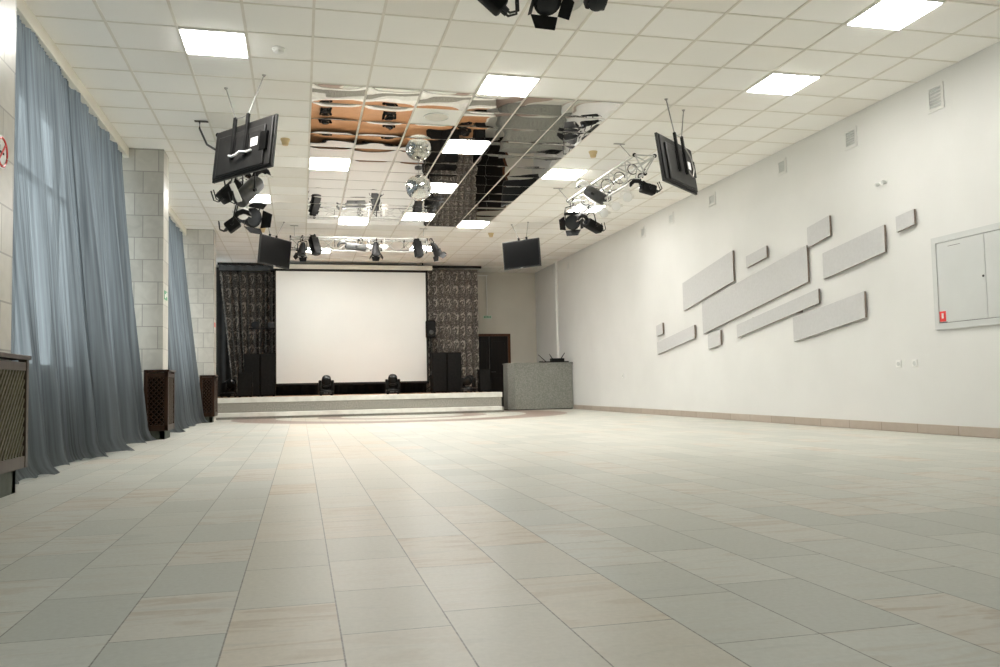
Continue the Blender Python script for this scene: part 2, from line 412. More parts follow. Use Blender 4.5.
curtain('sheer_curtain', 6.06, 9.07, -2.27, -1.97, 3.785, 0, 7, 3, 'sheer', 'sheer grey curtain nearest the viewer, behind the lattice radiator cover', G1)
curtain('sheer_curtain', 9.03, 11.76, -2.29, -2.01, 3.785, 0, 6, 11, 'sheer', 'sheer grey curtain just in front of the middle marble pillar', G1)
curtain('sheer_curtain', 12.50, 15.07, -2.27, -1.94, 3.785, 0, 6, 21, 'sheer', 'sheer grey curtain just beyond the middle marble pillar', G1)
curtain('sheer_curtain', 15.03, 17.56, -2.29, -1.96, 3.785, 0, 6, 29, 'sheer', 'sheer grey curtain hanging up against the farthest pillar', G1)
curtain('sheer_curtain', 18.35, 21.6, -2.28, -2.15, 3.80, .48, 9, 35, 'sheer', 'sheer grey curtain beside the stage, beyond the farthest pillar', G1, pool=.02)

# ------------------------------------------------------------------ radiator covers
def lattice(b, o, eu, ev, w, h, nx, ny, th, nrm):
    """criss-cross slats clipped to a w x h rectangle at o, spanned by eu, ev"""
    px = w/nx
    slope = (h/ny)/(w/nx)
    k = -h/slope
    for sg in (1, -1):
        c = -h/slope - px
        while c < w + h/slope + px:
            # line u = c + sg*v/slope (sg=1) ; u = c - ...
            v0, v1 = 0.0, h
            if sg > 0: ua, ub = c, c+h/slope
            else: ua, ub = c, c-h/slope
            def clip(u_a, u_b):
                t0, t1 = 0.0, 1.0; d = u_b-u_a
                for lim, sgn in ((0, 1), (w, -1)):
                    pa = sgn*(u_a-lim); pb = sgn*(u_b-lim)
                    if pa < 0 and pb < 0: return None
                    if pa < 0: t0 = max(t0, pa/(pa-pb))
                    if pb < 0: t1 = min(t1, pa/(pa-pb))
                return (t0, t1) if t1-t0 > .02 else None
            q = clip(ua, ub)
            if q:
                P = [o + eu*(ua+(ub-ua)*tt) + ev*(h*tt) + nrm*(.004*sg) for tt in q]
                d = P[1]-P[0]; ax = Matrix((d.normalized(), nrm, d.normalized().cross(nrm))).transposed()
                b.obox((P[0]+P[1])/2, ax, d.length, .012, th)
            c += px
def cover(xl, xr, y0, y1, zb, zt, label):
    t_ = thing('radiator_cover', ((xl+xr)/2, (y0+y1)/2, 0), label, 'radiator cover', 'wooden lattice radiator covers')
    f = B()
    S = .05
    f.box((xl, y0, zt-.03), (xr+.012, y1+.012, zt), .006)
    for (x, y) in ((xr-S, y0), (xr-S, y1-S), (xl, y0)): f.box((x, y, zb), (x+S, y+S, zt-.03), .004)
    f.box((xr-S+.01, y0, zt-.10), (xr-.004, y1, zt-.045)).box((xr-S+.01, y0, zb), (xr-.004, y1, zb+.075))
    f.box((xl, y0+.004, zt-.10), (xr, y0+S-.01, zt-.045)).box((xl, y0+.004, zb), (xr, y0+S-.01, zb+.075))
    f.box((xl, y1-S+.01, zb), (xr-.01, y1-.006, zt-.045))
    obj('cover_frame', f, 'walnutframe' if y0 < 8 else 'walnut', t_)
    obj('backing_panel', B().box((xl+.02, y0+.045, zb+.02), (xr-.045, y1-.02, zt-.04)), 'plinth' if y0 < 8 else 'blackmatt', t_)
    l = B(); lattice(l, V((xr-.02, y0+S, zb+.075)), V((0, 1, 0)), V((0, 0, 1)), y1-y0-2*S, zt-.10-zb-.075, max(4, round((y1-y0-.1)/.055)), 9, .016, V((1, 0, 0)))
    part_label(obj('lattice_grille', l, 'latticewood' if y0 < 8 else 'walnutframe', t_), 'criss-cross lattice on the hall side')
    l = B(); lattice(l, V((xl+S, y0+.018, zb+.075)), V((1, 0, 0)), V((0, 0, 1)), xr-xl-2*S, zt-.10-zb-.075, max(3, round((xr-xl-.1)/.06)), 9, .016, V((0, -1, 0)))
    part_label(obj('lattice_grille', l, 'walnutframe' if y0 < 8 else 'walnut', t_), 'criss-cross lattice on the end facing the viewer')
    obj('plinth', B().box((xl+.03, y0+.05, 0), (xr-.05, y0+.11, zb+.005)).box((xl+.03, y1-.13, 0), (xr-.05, y1-.07, zb+.005)).box((xr-.11, y0+.05, 0), (xr-.05, y1-.07, zb+.005)), 'plinth', t_)
cover(-2.05, -1.72, 4.9, 6.03, .155, .875, 'brown radiator cover with pale lattice at the near left edge')
cover(-2.00, -1.70, 11.80, 12.42, .115, .92, 'dark wooden radiator cover at the foot of the middle pillar')
cover(-1.95, -1.665, 17.60, 18.25, .12, .945, 'dark wooden radiator cover at the foot of the farthest pillar, by the stage')

# ------------------------------------------------------------------ lights in the ceiling
def ceiling_light(c, r, label):
    x0, y0 = GX+G*c, GY+G*r
    t_ = thing('ceiling_light', (x0+.3, y0+.3, CEIL), label, 'ceiling light', 'square lit ceiling panels')
    z = CEIL-.012
    fr = B()
    for lo, hi in (((x0+.012, y0+.012), (x0+.588, y0+.024)), ((x0+.012, y0+.576), (x0+.588, y0+.588)), ((x0+.012, y0+.024), (x0+.024, y0+.576)), ((x0+.576, y0+.024), (x0+.588, y0+.576))):
        fr.box((*lo, z-.004), (*hi, CEIL+.003))
    obj('light_frame', fr, 'white', t_)
    obj('diffuser', B().box((x0+.024, y0+.024, CEIL-.024), (x0+.576, y0+.576, CEIL-.002), .006), 'litsoft' if c == 8 else 'lit', t_)
LIGHTS = [(-2, -2, 'lit square panel at the upper left, in front of the left television'),
          (3, -1, 'lit panel touching the front edge of the mirror ceiling'),
          (8, -2, 'lit panel above and right of the right television'),
          (8, -5, 'lit panel cut by the top edge at the right'),
          (3, 3, 'lit panel inside the mirror ceiling, right of the mirror ball reflection'),
          (3, 7, 'lit panel inside the mirror ceiling, right of the mirror ball'),
          (3, 11, 'lit panel in the mirror ceiling just beyond the mirror ball'),
          (0, 5, 'lit panel at the left edge of the mirror ceiling'),
          (1, 12, 'lit panel in the last row of the mirror ceiling, left of the mirror ball'),
          (5, 12, 'lit panel at the far right corner of the mirror ceiling'),
          (6, 5, 'lit panel between the mirror ceiling and the right truss'),
          (-2, 9, 'lit panel behind the left truss lamps'),
          (0, 18, 'lit panel behind the left part of the stage truss'),
          (4, 17, 'lit panel behind the right end of the stage truss'),
          (8, 9, 'lit panel hidden behind the right truss lamps'),
          ]
LSET = {(c, r) for c, r, _ in LIGHTS}
for c, r, l in LIGHTS: ceiling_light(c, r, l)

# ------------------------------------------------------------------ mirror tiles
ORD = ['first', 'second', 'third', 'fourth', 'fifth', 'sixth', 'seventh', 'eighth', 'ninth', 'tenth', 'eleventh', 'twelfth', 'thirteenth']
for r in range(13):
    for c in range(6):
        if (c, r) in LSET or (c, r) == (2, 1): continue
        x0, y0 = GX+G*c+.013, GY+G*r+.010
        sx, sy = G-.026, G-.020
        a = .0016+.0014*R_.random(); b1, b2 = (R_.random()-.5)*.004, (R_.random()-.5)*.006
        tz = (R_.random()-.5)*.002
        def fn(u, v, top=False):
            p, q = 2*u-1, 2*v-1
            z = -a*(1-p**4)*(1-q**4)*1.0 + a*.5*noise.noise(V((u*2+c*7, v*2+r*5, 0))) + b2*.3*q*p*p
            return V((x0+sx*u, y0+sy*v, CEIL-.011+z+tz*q))
        b = B().grid(fn, 10, 14)
        b.box((x0, y0, CEIL-.008), (x0+sx, y0+sy, CEIL+.004))
        o = obj('mirror_tile', b, 'mirror', None, 'all', (x0+sx/2, y0+sy/2, CEIL))
        for f in o.data.polygons[-6:]: f.use_smooth = False
        tag(o, 'mirror ceiling tile, %s row from the hall side, %s from the left' % (ORD[r], ORD[c]), 'mirror tile', 'mirror tiles in the ceiling')
# round loudspeaker grille in the plain tile
x0, y0 = GX+G*2.5, GY+G*1.5
t_ = thing('ceiling_speaker', (x0, y0, CEIL), 'round flush loudspeaker in the plain white tile among the mirrors', 'speaker')
obj('grille', B().lathe((x0, y0, CEIL-.012), (0, 0, 1), [(0, .0), (0, .13), (.004, .145), (.014, .145)], 28), 'grid', t_, True)
obj('rim', B().arc((x0, y0, CEIL-.008), Matrix.Identity(3), .15, 0, 2*PI, .008, 28), 'white', t_, True)

# ------------------------------------------------------------------ mirror ball
bx, by, bz, br_ = 1.735, 12.32, 3.60, .195
t_ = thing('mirror_ball', (bx, by, CEIL), 'mirror disco ball hanging below the mirror ceiling', 'disco ball')
b = B()
nA, nP = 40, 22
for j in range(nP):
    p0, p1 = PI*j/nP-PI/2, PI*(j+1)/nP-PI/2
    n = max(6, int(nA*math.cos((p0+p1)/2)))
    for k in range(n):
        q0, q1 = 2*PI*(k+.04)/n, 2*PI*(k+.96)/n
        cs = [(p0+.006, q0), (p0+.006, q1), (p1-.006, q1), (p1-.006, q0)]
        jit = V(((R_.random()-.5), (R_.random()-.5), (R_.random()-.5)))*.004
        vs = [b.m.verts.new(V((bx, by, bz)) + V((math.cos(p)*math.cos(q), math.cos(p)*math.sin(q), math.sin(p)))*br_ + jit*(.5 if i % 2 else -.5)) for i, (p, q) in enumerate(cs)]
        b.m.faces.new(vs)
o = obj('mirror_facets', b, 'chrome', t_)
obj('ball_core', B().lathe((bx, by, bz), (0, 0, 1), [(-(br_-.006)*math.cos(PI*k/16), (br_-.006)*math.sin(PI*k/16)) for k in range(17)], 28), 'darkgrey', t_, True)
obj('hanging_rod', B().tube([(bx, by, bz+br_-.01), (bx, by, CEIL-.03)], .006), 'wire', t_)
obj('motor_cap', B().lathe((bx, by, CEIL-.045), (0, 0, 1), [(0, .03), (.01, .055), (.035, .06)], 20), 'darkgrey', t_, True)

# ------------------------------------------------------------------ smoke detectors
def detector(x, y, label, m, cup):
    t_ = thing('smoke_detector', (x, y, CEIL), label, 'smoke detector', 'smoke detectors on the ceiling')
    obj('base_ring', B().lathe((x, y, CEIL-.018), (0, 0, 1), [(0, .055), (.004, .062), (.02, .062)], 22), m, t_, True)
    if cup: obj('sensor_cup', B().lathe((x, y, CEIL-.085), (0, 0, 1), [(0, .0), (0, .036), (.02, .044), (.045, .048), (.055, .055), (.07, .055)], 22), m, t_, True)
    else: obj('sensor_dome', B().lathe((x, y, CEIL-.05), (0, 0, 1), [(0, 0), (.003, .03), (.015, .05), (.034, .055)], 22), m, t_, True)
detector(-.19, 8.19, 'white domed smoke detector beside the upper left lit panel', 'white', False)
detector(-.18, 11.2, 'yellowed smoke detector right of the left television', 'brass', True)
detector(4.06, 11.1, 'yellowed smoke detector between the mirror ceiling and the right truss', 'brass', True)
detector(4.02, 17.5, 'yellowed smoke detector left of the far right television', 'brass', True)
detector(-.735, 17.55, 'yellowed smoke detector above the far left television', 'brass', True)

# ------------------------------------------------------------------ televisions
def television(pos, ang, hooks, label, back):
    a, bb, cc = [math.radians(q) for q in ang]
    Rm = Matrix.Rotation(a, 3, 'Z') @ Matrix.Rotation(bb, 3, 'X') @ Matrix.Rotation(cc, 3, 'Y')
    pos = V(pos); M4 = Matrix.Translation(pos) @ Rm.to_4x4()
    t_ = thing('hanging_television', (pos.x, pos.y, pos.z), label, 'television', 'flat televisions hung from the ceiling')
    W, H = .93, .56
    L = lambda x, y, z: M4 @ V((x, y, z))
    obj('bezel', B().box((-W/2, 0, -H/2), (W/2, .03, H/2), .006, M4), 'tvplastic', t_)
    obj('screen', B().box((-W/2+.022, -.003, -H/2+.03), (W/2-.022, .004, H/2-.022), 0, M4), 'screenblack', t_)
    bc = B().box((-W/2+.02, .028, -H/2+.02), (W/2-.02, .05, H/2-.02), .01, M4)
    bc.box((-W/2+.10, .045, -H/2+.03), (W/2-.10, .075, H/2-.10), .012, M4)
    for k in range(7): bc.box((-W/2+.16+.09*k, .073, H/2-.165), (-W/2+.22+.09*k, .078, H/2-.155), 0, M4)
    obj('back_cover', bc, 'tvplastic', t_)
    mb = []
    for sx in (-.10, .10):
        b = B().box((sx-.018, .075, -.12), (sx+.018, .105, H/2+.06), .004, M4)
        b.box((sx-.03, .075, -.10), (sx+.03, .085, .12), 0, M4)
        obj('mounting_bar', b, 'blackmetal', t_)
        mb.append(L(sx, .09, H/2+.05))
    hooks = [V((h[0], h[1], CEIL)) for h in hooks]
    if (mb[0]-hooks[0]).length + (mb[1]-hooks[1]).length > (mb[1]-hooks[0]).length + (mb[0]-hooks[1]).length: mb.reverse()
    for p, h in zip(mb, hooks):
        obj('hanging_wire', B().tube([p, h-V((0, 0, .004))], .007).lathe(h-V((0, 0, .02)), (0, 0, 1), [(0, .010), (.02, .022)], 10), 'wire', t_)
    obj('tie_wire', B().tube([mb[0], (mb[0]+mb[1])/2-V((0, 0, .01)), mb[1]], .005), 'wire', t_)
    part_label(obj('sticker', B().box((-.27, .074, -.03), (-.165, .0775, .06), 0, M4), 'label', t_), 'white paper sticker')
    obj('port_panel', B().box((-.40, .049, -.10), (-.30, .08, .10), .004, M4), 'screenblack', t_)
    b = B().tube([L(.12, .11, -.08), L(.06, .12, -.105), L(0, .12, -.10), L(-.06, .12, -.075), L(-.13, .10, -.085), L(-.20, .09, -.075)], .012, 8)
    if pos.x < 0: part_label(obj('cable', b, 'label', t_), 'white cable loop')
    else: obj('cable', B().tube([L(-.10, .11, .20), L(-.20, .12, .10), L(-.24, .12, -.05), L(-.19, .11, -.14), L(-.12, .10, -.08)], .008, 6), 'wire', t_)
    obj('brand_plate', B().box((-.03, -.006, -H/2+.006), (.03, -.001, -H/2+.018), 0, M4), 'alu', t_)
    return t_, L
tvl, LL = television((-.534, 8.825, 3.082), (132.1, 8.4, 1.7), [(-.774, 9.386), (-.356, 8.921)], 'flat television at the upper left seen from its back', True)
hk = V((-1.18, 10.6, CEIL))
obj('power_cable', B().tube([hk-V((0, 0, .01)), hk-V((0, 0, .10)), hk+(LL(.44, .05, .08)-hk)*.5-V((0, 0, .12)), LL(.44, .05, .08)], .012), 'cable', tvl)
obj('cable_outlet_plate', B().box((hk.x-.06, hk.y-.02, CEIL-.012), (hk.x+.10, hk.y+.03, CEIL-.006)), 'walnutframe', tvl)
television((4.20, 8.758, 3.107), (221, 7.9, .2), [(4.159, 8.861), (4.538, 9.19)], 'flat television at the upper right seen from its back', True)
television((-.458, 16.665, 3.286), (53, 5.7, 1), [(-.30, 16.85), (-.62, 16.55)], 'far left television with dark screen, near the stage', False)
television((4.322, 16.152, 3.247), (307.4, 6, .5), [(4.495, 16.2), (4.229, 16.5)], 'far right television with dark screen, near the stage', False)

# ------------------------------------------------------------------ lighting trusses
def truss(p, q, side, label, hang=None):
    """triangular truss: p, q ends of the first top chord; side: vector to the second top chord; third chord below"""
    p, q, side = V(p), V(q), V(side); dn = side*.5 - V((0, 0, .245))
    d = (q-p); n = max(4, round(d.length/.30)); mid = (p+q)/2
    t_ = thing('hanging_light_truss', mid, label, 'lighting truss', 'aluminium lighting trusses')
    O = [V((0, 0, 0)), side, dn]
    for k in range(3):
        obj('chord', B().tube([p+O[k], q+O[k]], .0185, 10), 'alu', t_, True)
    for a, b_ in ((0, 1), (1, 2), (2, 0)):
        b = B()
        for i in range(n):
            f0, f1 = (i+.08)/n, (i+.92)/n
            A, Bq = (a, b_) if i % 2 == 0 else (b_, a)
            b.tube([p+d*f0+O[A], p+d*f1+O[Bq]], .0085, 6)
        for f in (0.0, 1.0): b.tube([p+d*f+O[a], p+d*f+O[b_]], .0095, 6)
        obj('lacing', b, 'alu', t_, True)
    for e in (p, q):
        b = B()
        sg = -1 if e is p else 1
        for o_ in O: b.lathe(e+o_+d.normalized()*(-.005 if sg < 0 else -.02), d, [(0, .026), (.012, .028), (.025, .022)], 10)
        obj('end_coupler', b, 'blackmetal', t_, True)
    for f, h in (hang or [(.03, None), (.97, None)]):
        P = p+d*f
        h = V(h) if h else V((P.x, P.y, CEIL))
        obj('hanging_wire', B().tube([P, h-V((0, 0, .006))], .006).box((h.x-.08, h.y-.015, CEIL-.016), (h.x+.08, h.y+.015, CEIL-.006)), 'wire', t_)
    b = B()
    for i in range(5):
        f = .15+.17*i; b.arc(p+d*f+side*.5-V((0, 0, .08)), basis(d), .07+.015*(i % 3), 0, 5.4, .007, 14)
    b.tube([p+d*(k/12)+side*.5+V((.02*math.sin(k*2), 0, -.19-.05*abs(math.sin(k*1.3)))) for k in range(13)], .008, 6)
    obj('cable_run', b, 'cable', t_, True)
    return t_
TR = lambda y: V((4.32, y, 3.63))
truss((4.31, 10.2, 3.63), (4.29, 13.0, 3.63), (.29, 0, 0), 'aluminium lighting truss to the right, running along the hall', [(.04, (4.28, 10.65, CEIL)), (.98, (4.224, 13.29, CEIL))])
truss((-.93, 10.2, 3.63), (-.93, 12.7, 3.63), (.29, 0, 0), 'aluminium lighting truss to the left, behind the television', [(.45, None), (.97, None)])
truss((-.19, 17.15, 3.685), (2.585, 17.15, 3.685), (0, .29, 0), 'aluminium lighting truss across the hall in front of the stage')
truss((.5, 5.15, 3.62), (2.9, 5.15, 3.62), (0, -.29, 0), 'aluminium lighting truss overhead, just above the picture')

# ------------------------------------------------------------------ lamps
def clampy(t_, top, pivot, ax, w, m='blackmetal'):
    """hook clamp at top and a U yoke down to the pivot; ax = side direction"""
    top, pivot, ax = V(top), V(pivot), V(ax).normalized()
    obj('hook_clamp', B().arc(top, basis(ax), .033, -.6, 3.9, .011, 10).tube([top-V((0, 0, .033)), top-V((0, 0, .075))], .011), m, t_, True)
    st = top-V((0, 0, .075)); b = B()
    d = pivot-st
    for s in (-1, 1):
        b.tube([st, st+ax*(s*w*.95)+d*.12, st+ax*(s*w)+d*.35, pivot+ax*(s*w)], .010, 6)
        b.lathe(pivot+ax*(s*w*.92), ax*s, [(0, .022), (.03, .022)], 10)
    obj('yoke', b, m, t_, True)
def par_lamp(top, body, aim, label, group, r=.095, length=.24, barn=True, m='blackmetal', name='spotlight', boxy=False):
    top, body, aim = V(top), V(body), V(aim).normalized()
    t_ = thing(name, top, label, 'spotlight', group)
    A = basis(aim); side = A @ V((1, 0, 0)); up = A @ V((0, 1, 0))
    clampy(t_, top, body, side, r*1.16)
    if boxy:
        b = B().obox(body, A, r*1.9, r*1.7, length, .012)
        for k in range(4): b.obox(body+aim*(-length*.35+length*.14*k)+up*r*.88, A, r*1.5, .012, .012)
        b.obox(body-aim*length*.55, A, r*1.3, r*1.2, length*.2, .008)
    else:
        b = B().lathe(body-aim*length*.5, aim, [(-.06, .0), (-.055, r*.45), (-.02, r*.62), (.03, r*.72), (length*.55, r*.86), (length*.8, r), (length, r*1.03)], 20)
    obj('lamp_body', b, m, t_, True)
    fp = body+aim*length*.5
    obj('lens', B().lathe(fp, aim, [(0, r*.9), (.01, r*.85), (.02, r*.5), (.024, 0)], 20), 'lens', t_, True)
    if barn:
        for k in range(4):
            e = side if k % 2 == 0 else up; s = 1 if k < 2 else -1; w = (up if k % 2 == 0 else side)
            h = fp + e*(s*r*1.02); out = (aim*.80+e*(s*.5)).normalized()
            wid = r*.95 if k % 2 == 0 else r*1.05
            pts = [h-w*wid, h+w*wid, h+w*wid*.72+out*r*1.05, h-w*wid*.72+out*r*1.05]
            nn = (pts[1]-pts[0]).cross(pts[3]-pts[0]).normalized()
            obj('barn_door', B().poly(pts, nn*.004), m, t_)
    tail = body-aim*(length*.5+.05)
    obj('power_cable', B().tube([tail, tail-aim*.05+V((0, 0, -.05)), tail+V((0, 0, .03))+side*.06, top-V((0, 0, .02))+side*.05, top+V((0, 0, .01))], .007, 6), 'cable', t_, True)
    return t_
def scanner(top, back, front, label, group, r=.075, m='blackmetal', arch='blackmetal', round_=False):
    """effect light: long housing with a curved mirror arm at its front end"""
    top, back, front = V(top), V(back), V(front); d = (front-back); Ln = d.length; aim = d.normalized()
    t_ = thing('scanner_spotlight', top, label, 'spotlight', group)
    A = basis(aim); side = A @ V((1, 0, 0)); up = A @ V((0, 1, 0)); c = (back+front)/2
    clampy(t_, top, c, side, r*1.15)
    if round_: b = B().lathe(back, aim, [(-.012, r*.7), (0, r*.96), (.02, r), (Ln-.02, r), (Ln, r*.9)], 22)
    else:
        b = B().obox(c, A, r*2, r*1.75, Ln, .02)
        for k in range(5): b.obox(c-aim*(Ln*.34-k*Ln*.1)+up*r*.88, A, r*1.3, .012, Ln*.03)
    obj('housing', b, m, t_, True)
    pts = [front+up*r*.7-aim*.02, front+up*r*1.0+aim*r*.7, front+up*r*.75+aim*r*1.6, front+up*.1*r+aim*r*2.1, front-up*r*.5+aim*r*2.1]
    obj('mirror_arm', B().tube(pts, [r*.32, r*.42, r*.42, r*.36, r*.2], 10), arch, t_, True)
    obj('scan_mirror', B().obox(front-up*r*.35+aim*r*1.85, basis((aim+up*.6)), r*.8, r*1.1, .008), 'chrome', t_)
    obj('lens', B().lathe(front-aim*.002, aim, [(0, r*.55), (.02, r*.5), (.028, 0)], 16), 'lens', t_, True)
    b = B()
    for k in (-1, 1):
        e = back+side*(k*r*.4)
        b.tube([e, e-aim*.05, e-aim*.08+up*.05, e-aim*.02+up*(r+.06)], .008, 6)
        b.lathe(e-aim*.035, aim, [(0, .015), (.04, .018)], 8)
    obj('plug_cable', b, 'cable', t_, True)
    return t_
def bulb_lamp(top, c, aim, label, group, r=.07):
    """small white par fitting"""
    top, c, aim = V(top), V(c), V(aim).normalized()
    t_ = thing('white_spotlight', top, label, 'spotlight', group)
    A = basis(aim); side = A @ V((1, 0, 0))
    clampy(t_, top, c-aim*.03, side, r*1.1, 'whitemetal')
    obj('reflector', B().lathe(c-aim*.09, aim, [(0, .022), (.03, .026), (.06, r*.7), (.11, r), (.13, r)], 20), 'whitemetal', t_, True)
    obj('lens', B().lathe(c+aim*.038, aim, [(0, r*.93), (.012, r*.7), (.02, 0)], 18), 'label', t_, True)
    return t_

GR, GL, GS, GF = 'lamps on the right truss', 'lamps on the left truss', 'lamps on the stage truss', 'lamps on the overhead truss'
# right truss (chord height 3.63, lower chord 3.385 at x ~4.45)
scanner((4.29, 12.0, 3.63), at(604, 200, 11.7), at(587, 190, 11.9), 'grey cylinder scanner lamp with white mirror arm on the right truss', GR, .085, 'darkgrey', 'whitemetal', True)
par_lamp((4.30, 12.75, 3.58), at(574, 221, 12.7), V((-.45, -.75, -.35)), 'black spotlight with open barn doors at the far end of the right truss', GR, .12, .26, True)
scanner((4.44, 12.35, 3.385), at(600, 230, 12.3), at(586, 222, 12.2), 'small black scanner lamp beside the barn-door lamp on the right truss', GR, .075, 'black')
scanner((4.45, 10.35, 3.385), at(655, 191, 10.3), at(641, 187, 10.3), 'black scanner lamp under the near end of the right truss', GR, .07, 'black')
bulb_lamp((4.45, 10.9, 3.385), at(627, 197, 10.9), (-.2, -.9, -.3), 'white lamp under the right truss, nearest the black scanner', GR)
bulb_lamp((4.45, 11.6, 3.385), at(616, 206, 11.6), (-.3, -.9, -.3), 'white lamp under the right truss, second from the near end', GR)
bulb_lamp((4.45, 12.0, 3.385), at(604, 213, 12.0), (-.3, -.9, -.2), 'white lamp under the right truss, third from the near end', GR)
bulb_lamp((4.32, 12.55, 3.62), at(583, 208, 12.6), (-.4, -.9, -.1), 'white lamp near the far end of the right truss, above the barn-door lamp', GR, .085)
# left truss
scanner((-.64, 11.2, 3.60), at(239, 201, 11.0), at(258, 182, 11.2), 'long dark scanner lamp slanting up to the right on the left truss', GL, .105, 'darkgrey', 'black', True)
scanner((-.93, 11.3, 3.60), at(222, 199, 11.3), at(238, 184, 11.4), 'black scanner lamp just under the left television', GL, .10, 'black')
scanner((-.80, 11.85, 3.385), at(227, 229, 11.85), at(238, 221, 11.85), 'small black scanner lamp lowest on the left truss', GL, .085, 'black')
par_lamp((-.66, 12.55, 3.50), at(248, 217, 12.6), V((.55, -.65, -.2)), 'black spotlight with barn doors at the far end of the left truss', GL, .14, .26, True)
bulb_lamp((-.78, 11.7, 3.385), at(236, 195, 11.7), (-.3, -.8, -.3), 'white lamp between the black lamps on the left truss, upper', GL, .085)
bulb_lamp((-.78, 12.0, 3.385), at(242, 213, 12.0), (.5, -.8, -.3), 'white lamp between the black lamps on the left truss, lower', GL, .09)
t_ = thing('lamp_ballast', at(238, 190, 10.95), 'white ballast box slung among the black lamps of the left truss', 'ballast box')
pa, pb = at(232, 184, 10.95), at(240, 202, 10.95)
A = basis(pb-pa)
obj('case', B().obox((pa+pb)/2, A, .10, .07, (pb-pa).length, .012), 'whitemetal', t_)
b = B()
for k in range(4): b.obox(pa+(pb-pa)*(.2+.2*k)-A @ V((0, 0, 0)) + A @ V((0, .037, 0)), A, .07, .004, .012)
obj('cooling_slot', b, 'cabdark', t_)
obj('strap', B().tube([pa, V((-.79, 11.0, 3.40))], .012), 'alu', t_)
# stage truss: lamps hang from the lower chord line
YS = 17.12
par_lamp(at(302.5, 237, YS), at(302, 250, YS-.1), V((-.15, -.35, -.9)), 'black spotlight at the left end of the stage truss', GS, .085, .22, True)
par_lamp(at(314.5, 236, YS), at(315, 246, YS-.1), V((.2, -.35, -.9)), 'black boxy spotlight second from the left on the stage truss', GS, .085, .36, False, 'black', 'spotlight', True)
scanner(at(361, 240, YS), at(366, 248, YS-.12), at(346, 246, YS-.12), 'long grey scanner lamp lying across the middle of the stage truss', GS, .075, 'darkgrey', 'darkgrey')
par_lamp(at(376.5, 240, YS), at(376, 250, YS-.1), V((0, -.25, -.95)), 'black spotlight with barn doors in the middle of the stage truss', GS, .085, .22, True)
par_lamp(at(418, 240, YS), at(418, 249, YS-.1), V((.1, -.3, -.9)), 'black boxy spotlight near the right end of the stage truss', GS, .08, .34, False, 'black', 'spotlight', True)
par_lamp(at(431, 240, YS), at(436, 250, YS-.1), V((.45, .25, -.7)), 'black spotlight with barn doors off the right end of the stage truss', GS, .09, .22, True)
for k, (x, nm) in enumerate(((369, 'left'), (384, 'right'))):
    bulb_lamp(at(x, 241, YS), at(x, 247, YS-.1), (.1, -.9, -.4), 'white lamp on the stage truss, just %s of its middle barn-door lamp' % nm, GS, .065)
# overhead truss in front
YO = 5.0
par_lamp((1.62, 5.0, 3.385), at(544, -5, YO), V((.05, -.62, -.78)), 'black spotlight facing down with barn doors at the top edge', GF, .088, .20, True)
scanner((1.18, 5.0, 3.385), at(503, 9, YO), at(478, -14, YO), 'black scanner lamp leftmost at the top edge of the picture', GF, .06, 'black')
par_lamp((1.92, 5.0, 3.385), at(594, -8, YO), V((.02, -.5, -.86)), 'black boxy spotlight rightmost at the top edge of the picture', GF, .072, .22, False, 'blackmetal', 'spotlight', True)
bulb_lamp((1.76, 5.0, 3.385), at(571, -3, YO), (0, -.6, -.8), 'white lamp between the black spotlights at the top edge', GF, .075)

# ------------------------------------------------------------------ things on the right wall
WX = XR
PANELS = [((13.80, 11.99), (1.89, 2.39), (2.20, 2.69), 'large grey wall panel at the upper left of the group'),
          ((11.58, 11.00), (2.35, 2.53), (2.43, 2.60), 'small grey wall panel above the longest panel'),
          ((13.08, 10.00), (1.43, 1.97), (1.94, 2.44), 'longest grey wall panel in the middle of the group'),
          ((9.97, 9.48), (2.40, 2.67), (2.48, 2.74), 'square grey wall panel above the right end of the longest panel'),
          ((9.65, 8.45), (1.93, 2.27), (2.10, 2.42), 'large grey wall panel at the upper right of the group'),
          ((8.24, 7.95), (2.29, 2.47), (2.33, 2.50), 'small grey wall panel nearest the white wall cabinet'),
          ((11.94, 9.78), (1.30, 1.50), (1.63, 1.82), 'long thin grey wall panel under the longest panel'),
          ((10.39, 8.86), (1.15, 1.48), (1.36, 1.68), 'large grey wall panel at the lower right of the group'),
          ((14.98, 13.40), (1.16, 1.39), (1.38, 1.61), 'long grey wall panel at the lower left of the group'),
          ((12.91, 12.48), (1.16, 1.42), (1.22, 1.46), 'small grey wall panel under the left end of the longest panel'),
          ((15.0, 14.71), (1.51, 1.71), (1.54, 1.75), 'smallest grey wall panel, farthest left of the group')]
for (ya, yb), (b0, t0), (b1, t1), lab in PANELS:
    y0, y1 = yb, ya; z0 = (b0+b1)/2; z1 = (t0+t1)/2
    tl = (t1-t0)
    t_ = thing('art_panel', (WX, (y0+y1)/2, z0), lab, 'wall panel', 'grey decorative panels on the right wall')
    pf = [(ya, b0), (yb, b1), (yb, t1), (ya, t0)]
    obj('panel_face', B().poly([(WX-.048, y, z) for y, z in pf], (.008, 0, 0)), 'panel', t_)
    obj('panel_core', B().poly([(WX-.0405, y, z) for y, z in pf], (.022, 0, 0)), 'paneledge', t_)
    cy_, cz_ = (y0+y1)/2, (z0+z1)/2
    obj('batten', B().box((WX-.0195, cy_-(y1-y0)*.3, cz_-.02), (WX, cy_+(y1-y0)*.3, cz_+.02)), 'paneledge', t_)
VENTS = [(7.70, 7.46, 3.79, 3.50), (9.15, 8.91, 3.75, 3.50), (10.68, 10.46, 3.78, 3.56), (12.79, 12.55, 3.76, 3.56), (14.38, 14.15, 3.76, 3.55), (15.70, 15.48, 3.76, 3.54), (20.55, 20.31, 3.76, 3.56), (21.9, 21.7, 3.80, 3.60)]
